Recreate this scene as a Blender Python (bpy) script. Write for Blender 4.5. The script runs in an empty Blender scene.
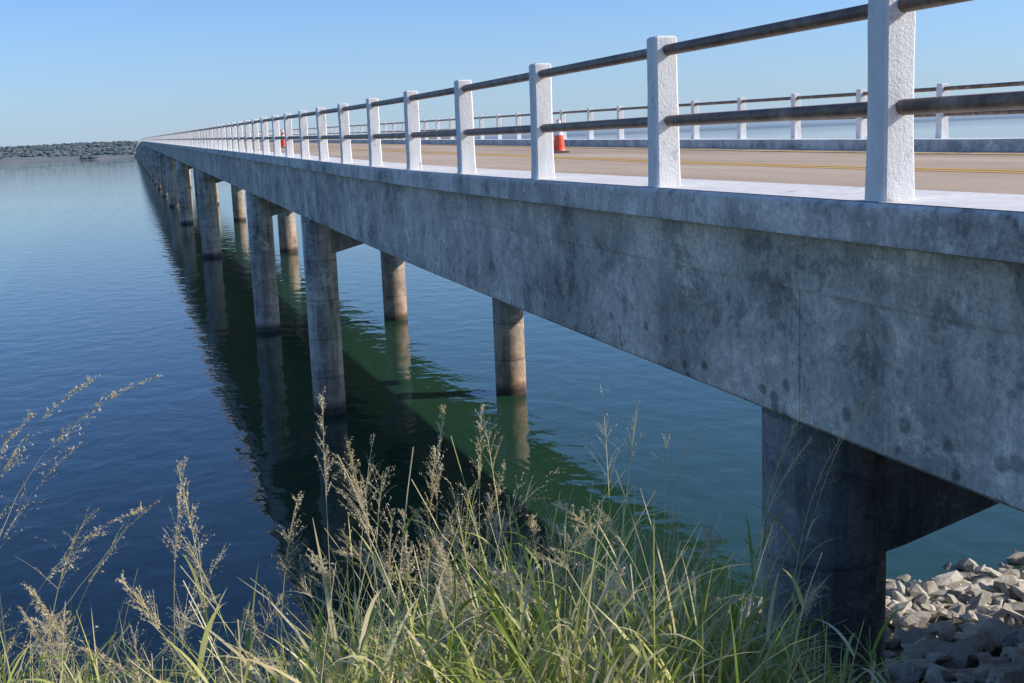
import bpy, bmesh, math, random
import numpy as np
from mathutils import Vector, Matrix, noise
random.seed(7); rng=np.random.default_rng(7)
sc=bpy.context.scene
WZ=-5.95
SUN_E=math.radians(31); SUN_AZ=math.radians(108)   # clockwise from +Y
# ---------------- helpers
def link(o,parent=None):
    sc.collection.objects.link(o)
    if parent: o.parent=parent
    return o
def mesh_obj(name,verts,faces,mats=None,mi=None,parent=None,smooth=False):
    me=bpy.data.meshes.new(name); me.from_pydata([tuple(v) for v in verts],[],[tuple(f) for f in faces])
    for m in (mats or []): me.materials.append(m)
    if mi is not None: me.polygons.foreach_set('material_index',np.array(mi,dtype=np.int32))
    if smooth: me.polygons.foreach_set('use_smooth',np.ones(len(faces),dtype=bool))
    me.update()
    return link(bpy.data.objects.new(name,me),parent)
class NT:
    def __init__(s,name):
        s.m=bpy.data.materials.new(name); s.m.use_nodes=True; s.n=s.m.node_tree.nodes; s.l=s.m.node_tree.links
        s.b=s.n['Principled BSDF']; s.out=s.n['Material Output']; s.tc=s.n.new('ShaderNodeTexCoord')
    def mapv(s,scale,loc=(0,0,0)):
        m=s.n.new('ShaderNodeMapping'); m.inputs['Scale'].default_value=scale; m.inputs['Location'].default_value=loc
        s.l.new(s.tc.outputs['Object'],m.inputs[0]); return m.outputs[0]
    def noise(s,scale,vec=None,detail=5,rough=.6,dist=0):
        n=s.n.new('ShaderNodeTexNoise'); n.inputs['Scale'].default_value=scale; n.inputs['Detail'].default_value=detail
        n.inputs['Roughness'].default_value=rough; n.inputs['Distortion'].default_value=dist
        s.l.new(vec if vec else s.tc.outputs['Object'],n.inputs['Vector']); return n.outputs['Fac']
    def ramp(s,fac,stops):
        r=s.n.new('ShaderNodeValToRGB'); e=r.color_ramp.elements
        while len(e)<len(stops): e.new(.5)
        for i,(p,c) in enumerate(stops):
            e[i].position=p
            e[i].color=(c,c,c,1) if not isinstance(c,tuple) else (*c,1)
        s.l.new(fac,r.inputs[0]); return r.outputs[0]
    def mix(s,a,b,fac,mode='MIX'):
        m=s.n.new('ShaderNodeMix'); m.data_type='RGBA'; m.blend_type=mode
        for inp,v in ((m.inputs[0],fac),(m.inputs[6],a),(m.inputs[7],b)):
            if hasattr(v,'links') or hasattr(v,'is_output'): s.l.new(v,inp)
            elif isinstance(v,tuple): inp.default_value=(*v,1)
            else: inp.default_value=v
        return m.outputs[2]
    def math(s,op,a,b=0.0):
        m=s.n.new('ShaderNodeMath'); m.operation=op
        for inp,v in ((m.inputs[0],a),(m.inputs[1],b)):
            if hasattr(v,'is_output'): s.l.new(v,inp)
            else: inp.default_value=v
        return m.outputs[0]
    def sep(s):
        x=s.n.new('ShaderNodeSeparateXYZ'); s.l.new(s.tc.outputs['Object'],x.inputs[0]); return x.outputs
    def bump(s,h,dist,strength=1,prev=None):
        b=s.n.new('ShaderNodeBump'); b.inputs['Distance'].default_value=dist; b.inputs['Strength'].default_value=strength
        s.l.new(h,b.inputs['Height'])
        if prev: s.l.new(prev,b.inputs['Normal'])
        return b.outputs[0]
    def fin(s,col=None,rough=.8,nrm=None):
        if col is not None:
            if isinstance(col,tuple): s.b.inputs['Base Color'].default_value=(*col,1)
            else: s.l.new(col,s.b.inputs['Base Color'])
        if hasattr(rough,'is_output'): s.l.new(rough,s.b.inputs['Roughness'])
        else: s.b.inputs['Roughness'].default_value=rough
        if nrm: s.l.new(nrm,s.b.inputs['Normal'])
        return s.m
def concrete(name,base,water_stain_shade=False,streak=.6,blotch=.6,boards=False,drip=False):
    t=NT(name)
    c=tuple(base)
    dk=tuple(v*.66 for v in c); lt=tuple(min(1,v*1.3) for v in c)
    big=t.ramp(t.noise(.8,detail=4,rough=.72),[(.36,dk),(.5,c),(.62,lt)])
    st=t.ramp(t.noise(1.0,t.mapv((6,6,.45)),detail=4,rough=.7),[(.40,.42),(.56,1.0)])
    col=t.mix(big,st,streak,'MULTIPLY')
    nz=t.noise(1.7,t.mapv((1,1,1.3),(3,1,7)),detail=8,rough=.78,dist=.3)
    bl=t.ramp(nz,[(.54,1.0),(.585,.50),(.66,.30)])
    col=t.mix(col,bl,blotch,'MULTIPLY')
    pale=t.ramp(nz,[(.36,.8),(.46,0.0)])
    col=t.mix(col,(min(1,c[0]*1.62),min(1,c[1]*1.58),min(1,c[2]*1.48)),pale)
    fn=t.noise(30,detail=4,rough=.8)
    col=t.mix(col,t.ramp(fn,[(.34,.6),(.66,1.2)]),.85,'MULTIPLY')
    z=t.sep()
    if boards:
        w=t.math('FRACT',t.math('MULTIPLY',z[2],2.7))
        col=t.mix(col,t.ramp(w,[(.0,.75),(.03,1.0)]),.30,'MULTIPLY')
        w2=t.math('FRACT',t.math('MULTIPLY',z[1],.41))
        col=t.mix(col,t.ramp(w2,[(.0,.6),(.008,1.0)]),.5,'MULTIPLY')
        v=t.n.new('ShaderNodeTexVoronoi'); v.inputs['Scale'].default_value=5.5; t.l.new(t.mapv((1,1,1.2)),v.inputs['Vector'])
        sp=t.ramp(t.math('ADD',v.outputs['Distance'],t.math('MULTIPLY',t.math('SUBTRACT',nz,.5),1.3)),[(.12,.42),(.22,1.0)])
        col=t.mix(col,sp,t.ramp(t.math('ADD',z[2],1.65),[(.1,1.0),(.9,.1)]),'MULTIPLY')
    if drip:
        dn=t.noise(1.0,t.mapv((14,14,1.2)),detail=4,rough=.7)
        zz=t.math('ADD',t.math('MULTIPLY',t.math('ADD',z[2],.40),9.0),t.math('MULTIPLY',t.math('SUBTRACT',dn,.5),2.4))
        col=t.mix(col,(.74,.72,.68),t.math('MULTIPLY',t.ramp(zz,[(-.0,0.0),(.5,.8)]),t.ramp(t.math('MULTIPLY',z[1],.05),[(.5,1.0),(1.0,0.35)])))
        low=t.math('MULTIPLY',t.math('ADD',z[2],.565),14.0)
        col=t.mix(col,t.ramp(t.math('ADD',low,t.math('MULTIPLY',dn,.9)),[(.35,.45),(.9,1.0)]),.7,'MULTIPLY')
    if water_stain_shade:
        zz=t.math('ADD',z[2],t.math('MULTIPLY',nz,1.6))
        xf=t.ramp(t.math('MULTIPLY',z[0],.1),[(.45,.45),(.65,1.0)])
        f=t.ramp(t.math('MULTIPLY',t.math('ADD',zz,6.2),.25),[(.15,1.0),(1.0,0.0)])
        spot=t.ramp(t.noise(4,detail=6,rough=.75),[(.4,(.60,.31,.16)),(.6,(.18,.11,.075))])
        col=t.mix(col,spot,t.math('MULTIPLY',t.math('MULTIPLY',f,.9),xf))
        ring=t.math('FRACT',t.math('MULTIPLY',t.math('ADD',z[2],6.0),1.15))
        col=t.mix(col,t.ramp(ring,[(.0,.45),(.02,.5),(.05,1.0)]),.7,'MULTIPLY')
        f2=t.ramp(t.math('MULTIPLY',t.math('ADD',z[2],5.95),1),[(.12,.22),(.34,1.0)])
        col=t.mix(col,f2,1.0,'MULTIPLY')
        col=t.mix(col,t.ramp(t.math('MULTIPLY',z[1],.1),[(.8,.52),(1.5,1.0)]),1.0,'MULTIPLY')  # shade on the nearest columns painted into the colour, darker toward low Y
    h=t.bump(fn,.008,.8)
    return t.fin(col,.88,h)
m_girder=concrete('concrete_girder',(.63,.565,.465),boards=True,streak=.28,blotch=.7)
m_curb=concrete('concrete_curb',(.70,.64,.55),streak=.35,blotch=.65,drip=True)
m_col=concrete('concrete_column',(.60,.545,.46),water_stain_shade=True,streak=.8)
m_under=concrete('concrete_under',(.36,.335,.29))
def paint(name,base,wear):
    t=NT(name)
    nz=t.noise(6,detail=7,rough=.78)
    chips=t.ramp(nz,[(.58,0.0),(.64,wear)])
    grime=t.ramp(t.noise(1.0,t.mapv((9,9,1.6)),detail=3,rough=.7),[(.35,.75),(.6,1.0)])
    col=t.mix(base,(.42,.39,.34),chips)
    col=t.mix(col,grime,.6,'MULTIPLY')
    h=t.bump(t.noise(55,detail=3,rough=.8),.006,.8)
    return t.fin(col,.6,h)
m_white=paint('white_paint',(.90,.865,.80),.6)
m_wcurb=paint('white_curb_paint',(.86,.82,.75),.8)
m_yellow=paint('yellow_road_paint',(.80,.45,.04),.4)
t=NT('rail_pipe')
c=t.ramp(t.noise(5,detail=6,rough=.75),[(.38,(.12,.065,.038)),(.55,(.24,.145,.085)),(.70,(.42,.32,.22))])
m_rail=t.fin(c,.5,t.bump(t.noise(50,detail=2),.003,.5))
t=NT('road_asphalt')
c=t.ramp(t.noise(.5,t.mapv((1,.22,1)),detail=6,rough=.65),[(.3,(.34,.24,.15)),(.55,(.52,.385,.255)),(.7,(.62,.48,.34))])
c=t.mix(c,t.ramp(t.noise(40,detail=2),[(.3,.75),(.7,1.15)]),.8,'MULTIPLY')
m_road=t.fin(c,.9)
# water
t=NT('water')
n1=t.noise(1.0,t.mapv((1.2,.9,1)),detail=2,rough=.5,dist=.3)
n2=t.noise(1.0,t.mapv((7,5,1)),detail=2,rough=.55)
n3=t.noise(1.0,t.mapv((.05,.02,1)),detail=2,rough=.6)
h=t.bump(n1,.021,1.0)
patch=t.ramp(n3,[(.38,.25),(.62,1.0)])
b2=t.n.new('ShaderNodeBump'); b2.inputs['Distance'].default_value=.0030
t.l.new(patch,b2.inputs['Strength']); t.l.new(n2,b2.inputs['Height']); t.l.new(h,b2.inputs['Normal'])
c=t.ramp(t.noise(.06,detail=2),[(.3,(.016,.052,.030)),(.7,(.021,.064,.038))])
m_water=t.fin(c,.02,b2.outputs[0]); t.b.inputs['IOR'].default_value=1.33
# ground
t=NT('ground_soil')
c=t.ramp(t.noise(2.5,detail=5,rough=.7),[(.3,(.05,.05,.02)),(.5,(.12,.10,.05)),(.72,(.20,.16,.09))])
m_ground=t.fin(c,.95,t.bump(t.noise(12,detail=3),.05,.8))
t=NT('rock_stone')
oi=t.n.new('ShaderNodeAttribute'); oi.attribute_name='rv'
nz=t.noise(9,detail=6,rough=.75)
c=t.ramp(nz,[(.3,(.50,.455,.385)),(.7,(.86,.80,.70))])
c=t.mix(c,t.ramp(oi.outputs['Fac'],[(0,(.55,.56,.58)),(.5,(.95,.92,.88)),(1,(1.0,1.0,1.0))]),1.0,'MULTIPLY')
c=t.mix(c,t.ramp(t.math('ADD',t.sep()[2],6.15),[(.12,.3),(.4,1.0)]),1.0,'MULTIPLY')
m_rock=t.fin(c,.9,t.bump(nz,.04,.9))
def grassmat(name,a,b,trans=.35):
    t=NT(name)
    c=t.ramp(t.noise(5,detail=2,rough=.7),[(.3,a),(.7,b)])
    t.fin(c,.45)
    tr=t.n.new('ShaderNodeBsdfTranslucent'); t.l.new(c,tr.inputs[0])
    mx=t.n.new('ShaderNodeMixShader'); mx.inputs[0].default_value=trans
    t.l.new(t.b.outputs[0],mx.inputs[1]); t.l.new(tr.outputs[0],mx.inputs[2]); t.l.new(mx.outputs[0],t.out.inputs[0])
    return t.m
gm=[grassmat('grass_green',(.22,.31,.03),(.40,.48,.08)),grassmat('grass_yellowgreen',(.50,.52,.11),(.70,.66,.22)),
    grassmat('grass_straw',(.66,.53,.24),(.93,.82,.49)),grassmat('grass_plume',(.64,.50,.27),(.90,.79,.53),.4),
    grassmat('grass_dark',(.06,.10,.02),(.12,.17,.035))]
# ---------------- world / sun
w=bpy.data.worlds.new('World'); sc.world=w; w.use_nodes=True
wn=w.node_tree.nodes; wl=w.node_tree.links
sky=wn.new('ShaderNodeTexSky'); sky.sky_type='NISHITA'; sky.sun_disc=False
sky.sun_elevation=SUN_E; sky.sun_rotation=SUN_AZ; sky.air_density=1.0; sky.dust_density=.3; sky.ozone_density=3.0; sky.altitude=300
bg=wn['Background']; bg.inputs[1].default_value=.135
mt=wn.new('ShaderNodeMix'); mt.data_type='RGBA'; mt.blend_type='MULTIPLY'; mt.inputs[0].default_value=1; mt.inputs[7].default_value=(.62,.86,1.26,1)
wl.new(sky.outputs[0],mt.inputs[6])
tc=wn.new('ShaderNodeTexCoord'); sx=wn.new('ShaderNodeSeparateXYZ'); wl.new(tc.outputs['Generated'],sx.inputs[0])
rp=wn.new('ShaderNodeValToRGB'); e=rp.color_ramp.elements; e[0].position=0; e[0].color=(.85,.85,.85,1); e[1].position=.16; e[1].color=(0,0,0,1)
e.new(.05).color=(.42,.42,.42,1); rp.color_ramp.interpolation='B_SPLINE'
wl.new(sx.outputs[2],rp.inputs[0])
mh=wn.new('ShaderNodeMix'); mh.data_type='RGBA'; wl.new(rp.outputs[0],mh.inputs[0]); wl.new(mt.outputs[2],mh.inputs[6]); mh.inputs[7].default_value=(3.2,4.15,5.3,1)
wl.new(mh.outputs[2],bg.inputs[0])
sd=Vector((math.cos(SUN_E)*math.sin(SUN_AZ),math.cos(SUN_E)*math.cos(SUN_AZ),math.sin(SUN_E)))
L=bpy.data.lights.new('sun','SUN'); L.energy=5.0; L.angle=math.radians(.5); L.color=(1,.94,.84)
lo=link(bpy.data.objects.new('sun',L)); lo.rotation_euler=sd.to_track_quat('Z','Y').to_euler(); lo.location=(30,-30,40)
sc.view_settings.view_transform='Standard'; sc.view_settings.look='None'; sc.view_settings.exposure=0
# ---------------- camera
p=math.radians(9.65); r=math.radians(2.3); ya=math.radians(16.97)
Rw=Vector((math.cos(ya),-math.sin(ya),0)); fw=Vector((math.cos(p)*math.sin(ya),math.cos(p)*math.cos(ya),-math.sin(p)))
Uw=Rw.cross(fw); cr=math.cos(r)*Rw-math.sin(r)*Uw; cu=math.sin(r)*Rw+math.cos(r)*Uw
M=Matrix((cr,cu,-fw)).transposed().to_4x4()
cam=bpy.data.cameras.new('camera'); cam.sensor_width=36; cam.lens=36*1199/1024; cam.clip_end=40000; cam.clip_start=.05
co=link(bpy.data.objects.new('camera',cam)); co.matrix_world=M; sc.camera=co
# ---------------- bridge
def g(y):
    if y<10: return 0
    if y<20: return .0005*(y-10)**2
    if y<330: return .05+.01*(y-20)
    if y<630: return 3.15+.01*(y-330)-.01*(y-330)**2/600
    return 4.65
YEND=1430
def ylist(a,b):
    out=[a]; y=a
    while True:
        y+= 3 if y<60 else (8 if y<200 else 25)
        if y>=b-.5: break
        out.append(y)
    return out+[b]
def sweep(prof,a,b,V,F):
    ys=ylist(a,b); n=len(prof); s=len(V)
    for y in ys:
        for (x,z) in prof: V.append((x,y,z+g(y)))
    for i in range(len(ys)-1):
        for j in range(n):
            k=(j+1)%n
            F.append((s+i*n+j,s+i*n+k,s+(i+1)*n+k,s+(i+1)*n+j))
    F.append([s+j for j in range(n)][::-1]); F.append([s+(len(ys)-1)*n+j for j in range(n)])
def rect(x0,x1,z0,z1): return [(x0,z0),(x0,z1),(x1,z1),(x1,z0)]
bridge=link(bpy.data.objects.new('bridge',None))
bents=[6.05,26.6,39.8,69.5]+[103+33*i for i in range(41)]
bents=[b for b in bents if b<YEND-10]
V=[];F=[]; edges=[-4.0]+[b-(.4 if b<7 else 0) for b in bents]+[YEND]
for i in range(len(edges)-1):
    a=edges[i]+.004; b=edges[i+1]-.004
    for x0,x1 in ((3.35,3.80),(8.0,8.45)):
        prof=[(x0,-1.585),(x0,-.845),(x1,-.845),(x1,-1.585),(x1-.02,-1.605),(x0+.02,-1.605)]
        sweep(prof,a,b,V,F)
mesh_obj('girders',V,F,[m_girder],parent=bridge)
V=[];F=[]; sweep([(3.335,-.86),(3.335,-.56),(13.885,-.56),(13.885,-.74),(8.9,-.86)],-40,YEND,V,F); mesh_obj('deck_slab',V,F,[m_girder],parent=bridge)
V=[];F=[]
a=-40
while a<YEND:
    L_=10.0 if a<200 else 100
    for x0,x1 in ((3.2,3.95),(13.25,14.0)):
        bev=.018
        prof=[(x0,-.55),(x0,-.36-bev),(x0+bev,-.36),(x1-bev,-.36),(x1,-.36-bev),(x1,-.565),(x0+.06,-.565),(x0+.05,-.55)]
        sweep(prof,a+.003,min(a+L_,YEND)-.003,V,F)
    a+=L_
mesh_obj('curbs',V,F,[m_curb],parent=bridge)
def sheet(name,x0,x1,z,m,a=-40,b=YEND,parent=bridge):
    ys=ylist(a,b); V=[];F=[]
    for y in ys: V+= [(x0,y,z+g(y)),(x1,y,z+g(y))]
    for i in range(len(ys)-1): F.append((2*i,2*i+1,2*i+3,2*i+2))
    return mesh_obj(name,V,F,[m],parent=parent)
sheet('road_surface',3.95,13.25,-.55,m_road)
sheet('curb_paint',3.222,3.928,-.356,m_wcurb); sheet('curb_paint_far',13.272,13.978,-.356,m_wcurb)
sheet('line_a',8.36,8.52,-.546,m_yellow); sheet('line_b',8.68,8.84,-.546,m_yellow)
sheet('edge_line',12.25,12.45,-.546,m_yellow); sheet('edge_line_near',4.7,4.82,-.546,m_yellow)
# columns and caps
V=[];F=[];CV=[];CF=[]
for i,y in enumerate(bents):
    R=.36 if i<2 else (.40 if i==2 else .52)
    seg=40 if i<4 else 16
    for k,x in enumerate((3.75,8.05)):
        s=len(V); top=-1.63+g(y)
        zs=[top,-3,-4.5,-9.5]
        for z in zs:
            for j in range(seg):
                an=2*math.pi*j/seg; V.append((x+R*math.cos(an),y+R*math.sin(an),z))
        for q in range(len(zs)-1):
            for j in range(seg):
                jn=(j+1)%seg; F.append((s+q*seg+j,s+(q+1)*seg+j,s+(q+1)*seg+jn,s+q*seg+jn))
        F.append([s+j for j in range(seg)])
    g0=g(y); hw=.28
    pts=[(3.8,-1.612),(3.8,-2.5),(4.1,-2.45),(5.4,-2.12),(6.4,-2.12),(7.75,-2.45),(8.35,-2.45),(13.6,-1.2),(13.6,-.9),(8.5,-.9),(8.5,-1.612)]
    s=len(CV)
    for yy in (y-hw,y+hw):
        for (x,z) in pts: CV.append((x,yy,z+g0))
    n=len(pts)
    CF.append([s+j for j in range(n)]); CF.append([s+n+j for j in range(n)][::-1])
    for j in range(n):
        k=(j+1)%n; CF.append((s+j,s+n+j,s+n+k,s+k))
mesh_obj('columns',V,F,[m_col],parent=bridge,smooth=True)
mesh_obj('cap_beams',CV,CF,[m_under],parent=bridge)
V=[];F=[]
sweep(rect(2.9,14.3,-9,-.87),-6,-4.02,V,F); mesh_obj('abutment',V,F,[m_curb],parent=bridge)
# railings
def railing(px,name,ph=0):
    root=link(bpy.data.objects.new(name,None))
    V=[];F=[]; y=4.83-2.5*10+ph
    while y<YEND:
        b=.012 if y<70 else .004; hw=.081; z0=-.362+g(y); z1=.605+g(y)
        jx=random.uniform(-.008,.008); tap=.004
        lean=random.uniform(-.012,.012); leany=random.uniform(-.01,.01)
        if y>70: rings=[(z0,hw),(z1-b,hw-tap),(z1,hw-tap-b)]
        else:
            rings=[(z0,hw+.004)]+[(z0+(z1-b-z0)*q/6,hw-tap*q/6+random.uniform(-.0025,.0025)) for q in range(1,6)]+[(z1-b,hw-tap),(z1,hw-tap-b)]
        s=len(V); nr=len(rings)
        for z,hh in rings:
            bb=b
            o=jx+lean*(z-z0); oy=leany*(z-z0)
            for (sx_,sy,fl) in ((-1,-1,0),(-1,-1,1),(1,-1,1),(1,-1,0),(1,1,0),(1,1,1),(-1,1,1),(-1,1,0)):
                dx=hh-(bb if fl else 0); dy=hh-(0 if fl else bb)
                V.append((px+o+sx_*dx,y+oy+sy*dy,z))
        for q in range(nr-1):
            for j in range(8):
                k=(j+1)%8; F.append((s+q*8+j,s+q*8+k,s+(q+1)*8+k,s+(q+1)*8+j))
        F.append([s+(nr-1)*8+j for j in range(8)])
        y+=2.5
    mesh_obj('posts',V,F,[m_white],parent=root)
    V=[];F=[]
    for zc in (.515,.065):
        rr=.036
        prof=[(px+rr*math.cos(2*math.pi*j/12),zc+rr*math.sin(2*math.pi*j/12)) for j in range(12)]
        sweep(prof,-20,YEND,V,F)
    mesh_obj('rails',V,F,[m_rail],parent=root,smooth=True)
railing(3.34,'bridge_railing'); railing(13.86,'bridge_railing',1.2)
# traffic cones
t=NT('cone_orange'); m_or=t.fin((.85,.10,.03),.5); t=NT('cone_white'); m_cw=t.fin((.8,.8,.8),.5); t=NT('cone_base'); m_cb=t.fin((.05,.05,.05),.7)
def cone(x,y,h=.72):
    V=[];F=[];mi=[]; z0=-.545+g(y)
    ring=[(.17,.04,0),(.145,.10,0),(.125,.24,0),(.105,.38,1),(.085,.50,0),(.07,.60,1),(.05,.70,0),(.04,.72,0)]
    b=.2
    V+=[(x-b,y-b,z0),(x+b,y-b,z0),(x+b,y+b,z0),(x-b,y+b,z0),(x-b+.02,y-b+.02,z0+.04),(x+b-.02,y-b+.02,z0+.04),(x+b-.02,y+b-.02,z0+.04),(x-b+.02,y+b-.02,z0+.04)]
    for f in ((0,1,5,4),(1,2,6,5),(2,3,7,6),(3,0,4,7),(4,5,6,7)): F.append(f); mi.append(2)
    s=len(V);n=20
    for rr,z,_ in ring:
        for j in range(n): V.append((x+rr*math.cos(2*math.pi*j/n),y+rr*math.sin(2*math.pi*j/n),z0+.002+z*h/.72))
    for q in range(len(ring)-1):
        for j in range(n):
            k=(j+1)%n; F.append((s+q*n+j,s+q*n+k,s+(q+1)*n+k,s+(q+1)*n+j)); mi.append(ring[q][2])
    mesh_obj('traffic_cone',V,F,[m_or,m_cw,m_cb],mi)
cone(9.95,28.0,.8); cone(7.4,63,.95)
# ---------------- ground + water
def smooth(a,b,x):
    t=min(1,max(0,(x-a)/(b-a))); return t*t*(3-2*t)
def gh(x,y):
    left=-1.7-max(0,y-2.5)*.45
    right=-1.7 if y<0 else (-1.7-1.7*smooth(0,4,y)-max(0,y-4)*.30)
    f=smooth(2.6,4.2,x)
    z=left*(1-f)+right*f
    z=max(z,-9.0)
    if abs(x)<60 and abs(y)<60: z+=.10*noise.noise(Vector((x*.9,y*.9,0)))+.04*noise.noise(Vector((x*3,y*3,4)))
    return z
xs=sorted(set([-15000,-5000,-1500,-500,-150,-60,-30]+[round(-15+.35*i,3) for i in range(95)]+[25,40,60,150,500,1500,5000,15000]))
ys=sorted(set([-15000,-5000,-1500,-300,-60,-30,-12,-6,-3]+[round(-1+.35*i,3) for i in range(55)]+[22,30,60,300,1500,5000,15000]))
V=[(x,y,gh(x,y)) for y in ys for x in xs]; nx=len(xs)
F=[(j*nx+i,j*nx+i+1,(j+1)*nx+i+1,(j+1)*nx+i) for j in range(len(ys)-1) for i in range(nx-1)]
mesh_obj('ground',V,F,[m_ground],smooth=True)
mesh_obj('water',[(-18000,3,WZ),(18000,3,WZ),(18000,25000,WZ),(-18000,25000,WZ)],[(0,1,2,3)],[m_water])
# riprap
V=[];F=[];RV=[]
def rock(x,y,z,s):
    bm=bmesh.new()
    sx,sy,sz=s*random.uniform(.7,1.5),s*random.uniform(.6,1.1),s*random.uniform(.3,.7)
    skx=random.uniform(-.5,.5); sky_=random.uniform(-.4,.4)
    for _ in range(random.choice((9,12,16,20))):
        v=Vector((random.gauss(0,1),random.gauss(0,1),random.gauss(0,1))).normalized()*random.uniform(.75,1.1)
        v=Vector((max(-.8,min(.9,v.x)),v.y,max(-.7,min(.6,v.z))))
        bm.verts.new(((v.x+skx*v.y)*sx,v.y*sy,(v.z+sky_*v.x)*sz))
    bmesh.ops.convex_hull(bm,input=bm.verts)
    bmesh.ops.delete(bm,geom=[v for v in bm.verts if not v.link_faces],context='VERTS')
    R=Matrix.Rotation(random.uniform(0,6.3),3,'Z')@Matrix.Rotation(random.gauss(0,.35),3,'X')@Matrix.Rotation(random.gauss(0,.35),3,'Y')
    b=len(V); bm.verts.index_update(); rv=random.random()
    for v in bm.verts:
        q=R@v.co; V.append((q.x+x,q.y+y,q.z+z)); RV.append(rv)
    for f in bm.faces: F.append([b+v.index for v in f.verts])
    bm.free()
for i in range(4600):
    x=random.uniform(4.4,18); y=random.uniform(3.5,13.2); s=random.choice((.05,.07,.09,.11,.13,.15,.18,.24))
    rock(x,y,gh(x,y)+random.uniform(0,.13),s)
for i in range(500):
    x=random.uniform(-14,4.6); y=random.uniform(9.5,12.9); s=random.choice((.12,.17,.22,.3))
    rock(x,y,gh(x,y)+random.uniform(-.02,.1),s)
o=mesh_obj('riprap_rocks',V,F,[m_rock])
at=o.data.attributes.new('rv','FLOAT','POINT'); at.data.foreach_set('value',np.array(RV,dtype=np.float32))
# ---------------- grass
GV=[];GF=[];GM=[];goff=0
def ribbons(P0,az,Ln,tilt,bend,w,K,mat,pw=1.4,flat=False):
    global goff
    N=len(P0); k=np.arange(K+1)/K
    th=tilt[:,None]+bend[:,None]*k[None,:]**pw
    st=(Ln/K)[:,None]
    dx=np.sin(th)*np.cos(az)[:,None]*st; dy=np.sin(th)*np.sin(az)[:,None]*st; dz=np.cos(th)*st
    D=np.stack([dx,dy,dz],-1); pos=np.zeros((N,K+1,3)); pos[:,0]=P0; pos[:,1:]=P0[:,None,:]+np.cumsum(D[:,:-1],1)
    tw=rng.uniform(-.9,.9,N); sa=az+math.pi/2+tw
    side=np.stack([np.cos(sa),np.sin(sa),np.zeros(N)],-1)
    prof=np.interp(k,[0,.25,.6,1],[.6,1,.8,.06]) if not flat else np.interp(k,[0,1],[1,.5])
    off=side[:,None,:]*(w[:,None]*prof[None,:])[...,None]*.5
    vv=np.stack([pos-off,pos+off],2).reshape(-1,3)
    base=goff+np.arange(N)[:,None]*(2*(K+1))+2*np.arange(K)[None,:]
    f=np.stack([base,base+1,base+3,base+2],-1).reshape(-1,4)
    GV.append(vv); GF.append(f); GM.append(np.repeat(mat,K)); goff+=len(vv)
    return pos
def seeds(P,size,mat):
    global goff
    N=len(P); a=rng.normal(size=(N,3)); a/=np.linalg.norm(a,axis=1)[:,None]; b=rng.normal(size=(N,3)); b=np.cross(a,b); b/=np.linalg.norm(b,axis=1)[:,None]
    a[:,2]=np.abs(a[:,2])
    s=size*rng.uniform(.6,1.4,N)[:,None]
    vv=np.stack([P-a*s,P+b*s*.35,P+a*s,P-b*s*.35],1).reshape(-1,3)
    f=(goff+np.arange(N)[:,None]*4+np.arange(4)[None,:])
    GV.append(vv); GF.append(f); GM.append(np.full(N,mat)); goff+=len(vv)
def plume(pos,airy,hl):
    K=len(pos)-1
    nb=20 if airy else 36
    u=np.sort(rng.uniform(0,1,nb)); frac=1-hl*(1-u)
    idx=frac*K; i0=np.minimum(idx.astype(int),K-1); fr=(idx-i0)[:,None]
    P=pos[i0]*(1-fr)+pos[i0+1]*fr
    az=rng.uniform(0,2*math.pi,nb)
    d=pos[-1]-pos[-3]; daz=math.atan2(d[1],d[0]); droop=math.acos(max(-1,min(1,d[2]/np.linalg.norm(d))))
    if droop>.4: az=daz+rng.normal(0,.8,nb)
    if airy: Ln=(.12*(1-u)+.05)*rng.uniform(.6,1.2,nb); tl=rng.uniform(.2,.55,nb)+droop*.5; bd=rng.uniform(.1,.8,nb)
    else: Ln=(.065*(1-u)+.03)*rng.uniform(.6,1.3,nb); tl=rng.uniform(.1,.30,nb)+droop*.8; bd=rng.uniform(.1,.7,nb)
    q=ribbons(P,az,Ln,tl,bd,np.full(nb,.0014),4,np.full(nb,3),flat=True)
    ns=9 if airy else 11
    uu=rng.uniform(.1,1,(nb,ns))*4; ii=np.minimum(uu.astype(int),3); ff=(uu-ii)[...,None]
    row=np.arange(nb)[:,None]
    S=q[row,ii]*(1-ff)+q[row,ii+1]*ff+rng.normal(0,.0022,(nb,ns,3))
    seeds(S.reshape(-1,3),.0038 if airy else .0046,3)
def ghv(X,Y): return np.array([gh(float(a),float(b)) for a,b in zip(X,Y)])
def hmul(t):
    return np.interp(t,[-.6,-.2,-.1,-.02,.05,.12,.2,.27,.34,.42,.5,.56,.62],[.86,.86,.82,.70,.66,.74,.86,1.0,1.0,.80,.70,.54,.28])
def dens(t):
    return np.interp(t,[-.6,-.2,-.12,-.03,.05,.12,.25,.45,.55,.6,.62],[.6,.6,.6,.5,.6,.8,.95,.9,.85,.3,0])
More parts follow.
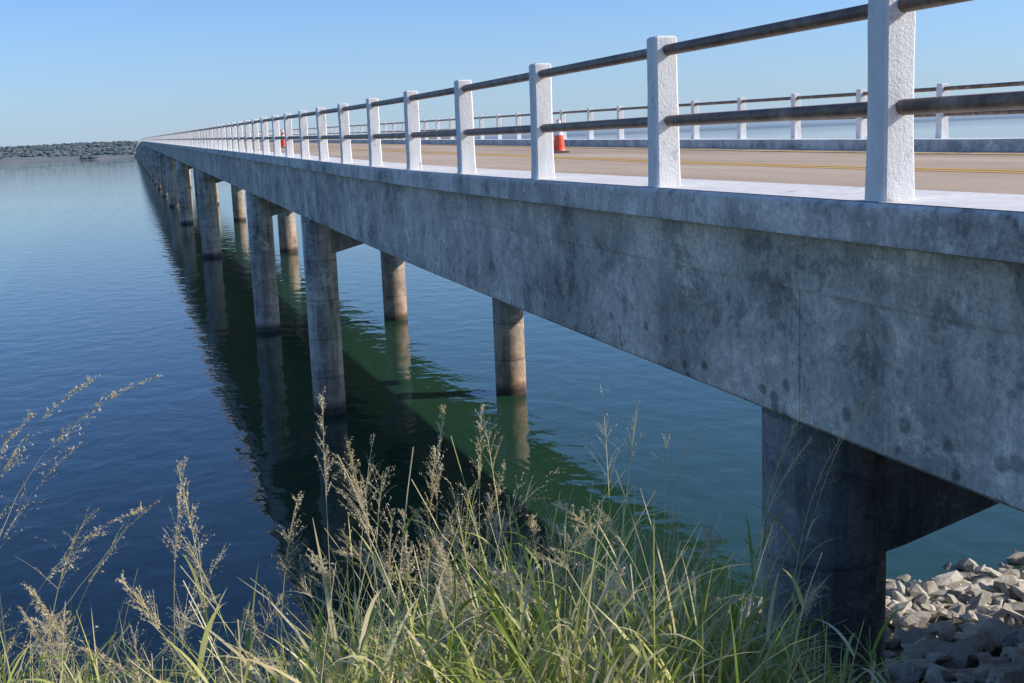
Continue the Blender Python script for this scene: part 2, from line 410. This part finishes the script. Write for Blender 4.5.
for i in range(540):
    Y=rng.uniform(2.7,7.6); t_=rng.uniform(-.55,.62)
    if rng.uniform()>dens(t_)*(.5+.5*min(1,Y/5)): continue
    X=t_*Y; H=hmul(t_)*rng.uniform(.6,1.12)
    if X>3.3: continue
    n=int(rng.uniform(22,42)); rr=rng.uniform(.05,.2)
    px=X+rng.normal(0,rr,n); py=Y+rng.normal(0,rr,n)
    P=np.stack([px,py,ghv(px,py)-.02],-1)
    mode=rng.uniform()
    pm=[.32,.45,.20,0,.03] if mode<.5 else ([.10,.30,.60,0,.0] if mode<.75 else [.55,.35,.05,0,.05])
    mats=rng.choice(5,n,p=pm)
    Ls=H*rng.uniform(.4,1.2,n)
    ribbons(P,rng.uniform(0,6.283,n),Ls,rng.uniform(.0,.4,n),rng.uniform(.2,2.6,n),rng.uniform(.007,.024,n),7,mats)
    m=int(rng.uniform(6,14)); px=X+rng.normal(0,rr,m); py=Y+rng.normal(0,rr,m)
    P=np.stack([px,py,ghv(px,py)-.02],-1)
    q=ribbons(P,rng.uniform(0,6.283,m),H*rng.uniform(.7,1.25,m),rng.uniform(0,.45,m),rng.uniform(.05,.8,m),rng.uniform(.003,.0065,m),8,rng.choice([1,2],m,p=[.35,.65]),flat=True)
    nl=m*2; si=rng.integers(0,m,nl); ni=rng.integers(2,7,nl)
    ribbons(q[si,ni],rng.uniform(0,6.283,nl),rng.uniform(.12,.36,nl),rng.uniform(.3,.9,nl),rng.uniform(.4,2.2,nl),rng.uniform(.007,.016,nl),6,rng.choice(5,nl,p=[.30,.40,.28,0,.02]))
n=5200; Y=rng.uniform(2.3,9.0,n); t_=rng.uniform(-.5,.60,n); keep=(rng.uniform(size=n)<dens(t_)+.15)&(t_*Y<3.6); Y=Y[keep]; X=(t_[keep])*Y; n=len(X)
P=np.stack([X,Y,ghv(X,Y)-.02],-1)
ribbons(P,rng.uniform(0,6.283,n),rng.uniform(.15,.5,n),rng.uniform(0,.6,n),rng.uniform(.2,1.6,n),rng.uniform(.006,.016,n),5,rng.choice(5,n,p=[.30,.3,.25,0,.15]))
def stem(X,Y,H,az,tilt,bend,airy,hl=.28,leaves=3,w=.0048,pw=2.6):
    P=np.array([[X,Y,gh(X,Y)-.02]])
    q=ribbons(P,np.array([az]),np.array([H]),np.array([tilt]),np.array([bend]),np.array([w]),14,np.array([2 if rng.uniform()<.5 else 1]),pw=pw,flat=True)
    plume(q[0],airy,hl)
    nl=leaves; ni=rng.integers(2,9,nl)
    ribbons(q[0,ni],rng.uniform(0,6.283,nl),rng.uniform(.18,.42,nl),rng.uniform(.25,.6,nl),rng.uniform(.5,1.9,nl),rng.uniform(.007,.014,nl),7,rng.choice(3,nl,p=[.35,.45,.2]))
for i in range(150):
    Y=rng.uniform(3.0,6.0); t_=rng.choice([rng.uniform(-.18,.6),rng.uniform(.1,.42)])
    X=t_*Y
    if X>3.2: continue
    H=(hmul(t_)+.06)*rng.uniform(.8,1.28)+.06
    stem(X,Y,min(H,1.42),rng.uniform(0,6.283),rng.uniform(0,.15),rng.uniform(.1,1.5),rng.uniform()<.45,rng.uniform(.16,.26))
for (X,Y,H,az,tl,bd,ai) in [(-.58,3.6,1.84,-.2,.0,1.5,False),(-.66,3.7,1.78,.1,.0,1.3,False),(-.62,3.7,1.5,0.0,.0,1.1,True),(-.54,3.4,1.35,0.0,.03,1.5,False),
     (-.72,3.8,1.62,0.1,.0,1.0,False),(-.45,3.6,1.2,1,.1,1.0,True),(-.70,3.8,1.3,0,.0,.8,True),(-.2,3.8,1.0,.3,.05,1.4,False),(-.1,3.9,1.1,.3,.05,.9,True),
     (-.5,3.9,1.5,2.6,.0,.9,False),(-.38,3.7,1.3,.2,.0,1.2,True),(-.02,3.8,1.35,.4,.0,.3,False),
     (.12,3.9,1.34,2,.03,.4,False),(.2,3.6,1.1,3,.03,.5,True),(.3,3.8,1.2,1,.03,.8,False),
     (.52,4.0,1.52,1.2,.02,.15,False),(.62,4.3,1.45,0,.05,.2,True),(.88,4.0,1.42,0.1,.02,.15,False),(1.0,3.9,1.2,.3,.02,.5,False),(1.1,4.2,1.46,1,.05,.3,False),
     (1.62,4.1,1.5,1.5,.0,.2,True),(1.72,4.3,1.52,.5,.03,.3,True),(1.85,4.2,1.35,.2,.03,.4,True),(1.78,4.0,1.30,1.0,.03,.5,True),
     (2.35,4.4,1.45,.2,.05,.8,True),(2.45,4.6,1.5,0,.05,.7,True),(2.6,4.5,1.3,.3,.06,.9,True),(2.75,4.9,1.75,0,.2,.6,True),(2.2,4.2,1.3,-.2,.05,.8,True)]:
    stem(X,Y,H,az,tl,bd,ai,.24,2)
GV=np.concatenate(GV); GF=np.concatenate(GF); GM=np.concatenate(GM)
me=bpy.data.meshes.new('grass'); me.vertices.add(len(GV)); me.vertices.foreach_set('co',GV.astype(np.float32).ravel())
me.loops.add(len(GF)*4); me.loops.foreach_set('vertex_index',GF.astype(np.int32).ravel())
me.polygons.add(len(GF)); me.polygons.foreach_set('loop_start',np.arange(0,len(GF)*4,4,dtype=np.int32))
me.polygons.foreach_set('material_index',GM.astype(np.int32))
for m in gm: me.materials.append(m)
me.update(calc_edges=True); link(bpy.data.objects.new('grass',me))
# ---------------- far shore
t=NT('far_hills'); m_hill=t.fin(t.ramp(t.noise(.03,t.mapv((1,.3,1)),detail=3),[(.35,(.13,.155,.155)),(.65,(.21,.21,.19))]),1)  # distance haze painted into the hill colours as grey-blue tones
t=NT('far_trees'); m_ft=t.fin(t.ramp(t.noise(.04,detail=2),[(.35,(.085,.12,.135)),(.65,(.13,.155,.155))]),1)  # tree greens greyed and blued in the colour itself to paint in haze
t=NT('haze_hills'); m_hz=t.fin((.30,.38,.46),1)  # flat blue-grey base stands in for air haze over the far ridge
V=[];F=[];NXh=160;NYh=14
def shore_y(x): return 1440+50*math.sin(x/400)+ (0 if x<60 else (x-60)*1.6)
def hh(x,d): 
    return WZ-.5+ smooth(0,40,d)*2.0+smooth(40,900,d)*(21+5*noise.noise(Vector((x/500,d/400,1)))+2*noise.noise(Vector((x/90,d/90,1))))
for j in range(NYh):
    d=j*75-10
    for i in range(NXh):
        x=-2600+i*22.0; V.append((x,shore_y(x)+d,hh(x,d)))
for j in range(NYh-1):
    for i in range(NXh-1): F.append((j*NXh+i,j*NXh+i+1,(j+1)*NXh+i+1,(j+1)*NXh+i))
mesh_obj('hills',V,F,[m_hill],smooth=True)
V=[];F=[]
for i in range(6500):
    x=random.uniform(-700,250); d=random.choice((random.uniform(20,50),random.uniform(200,420),random.uniform(420,900),random.uniform(600,900)))
    if d<60 and noise.noise(Vector((x/60,0,3)))<0.05: continue
    if 100<d<420 and noise.noise(Vector((x/80,d/80,5)))<-.1: continue
    y=shore_y(x)+d; z=hh(x,d); s=random.uniform(1.6,3.4)*(2.2 if -270>x>-420 and d>500 else 1)
    b=len(V)
    bm=bmesh.new()
    for _ in range(14):
        v=Vector((random.gauss(0,1),random.gauss(0,1),random.gauss(0,1))).normalized()*random.uniform(.7,1.15)
        bm.verts.new((v.x*s*1.5+x,v.y*s+y,v.z*s*.85+z+s*.5))
    bmesh.ops.convex_hull(bm,input=bm.verts); bm.verts.index_update()
    for v in bm.verts: V.append(tuple(v.co))
    for f in bm.faces: F.append([b+v.index for v in f.verts])
    bm.free()
mesh_obj('distant_trees',V,F,[m_ft])
V=[];F=[]
for i in range(240):
    x=-1000+i*70; yy=9000; V+= [(x,yy,WZ-2),(x,yy,WZ+52+22*noise.noise(Vector((x/900,0,0)))+5*noise.noise(Vector((x/150,2,0)))),(x,yy+800,WZ-2)]
for i in range(239): a=3*i; F+= [(a,a+3,a+4,a+1),(a+1,a+4,a+5,a+2)]
mesh_obj('far_shore_hills',V,F,[m_hz],smooth=True)
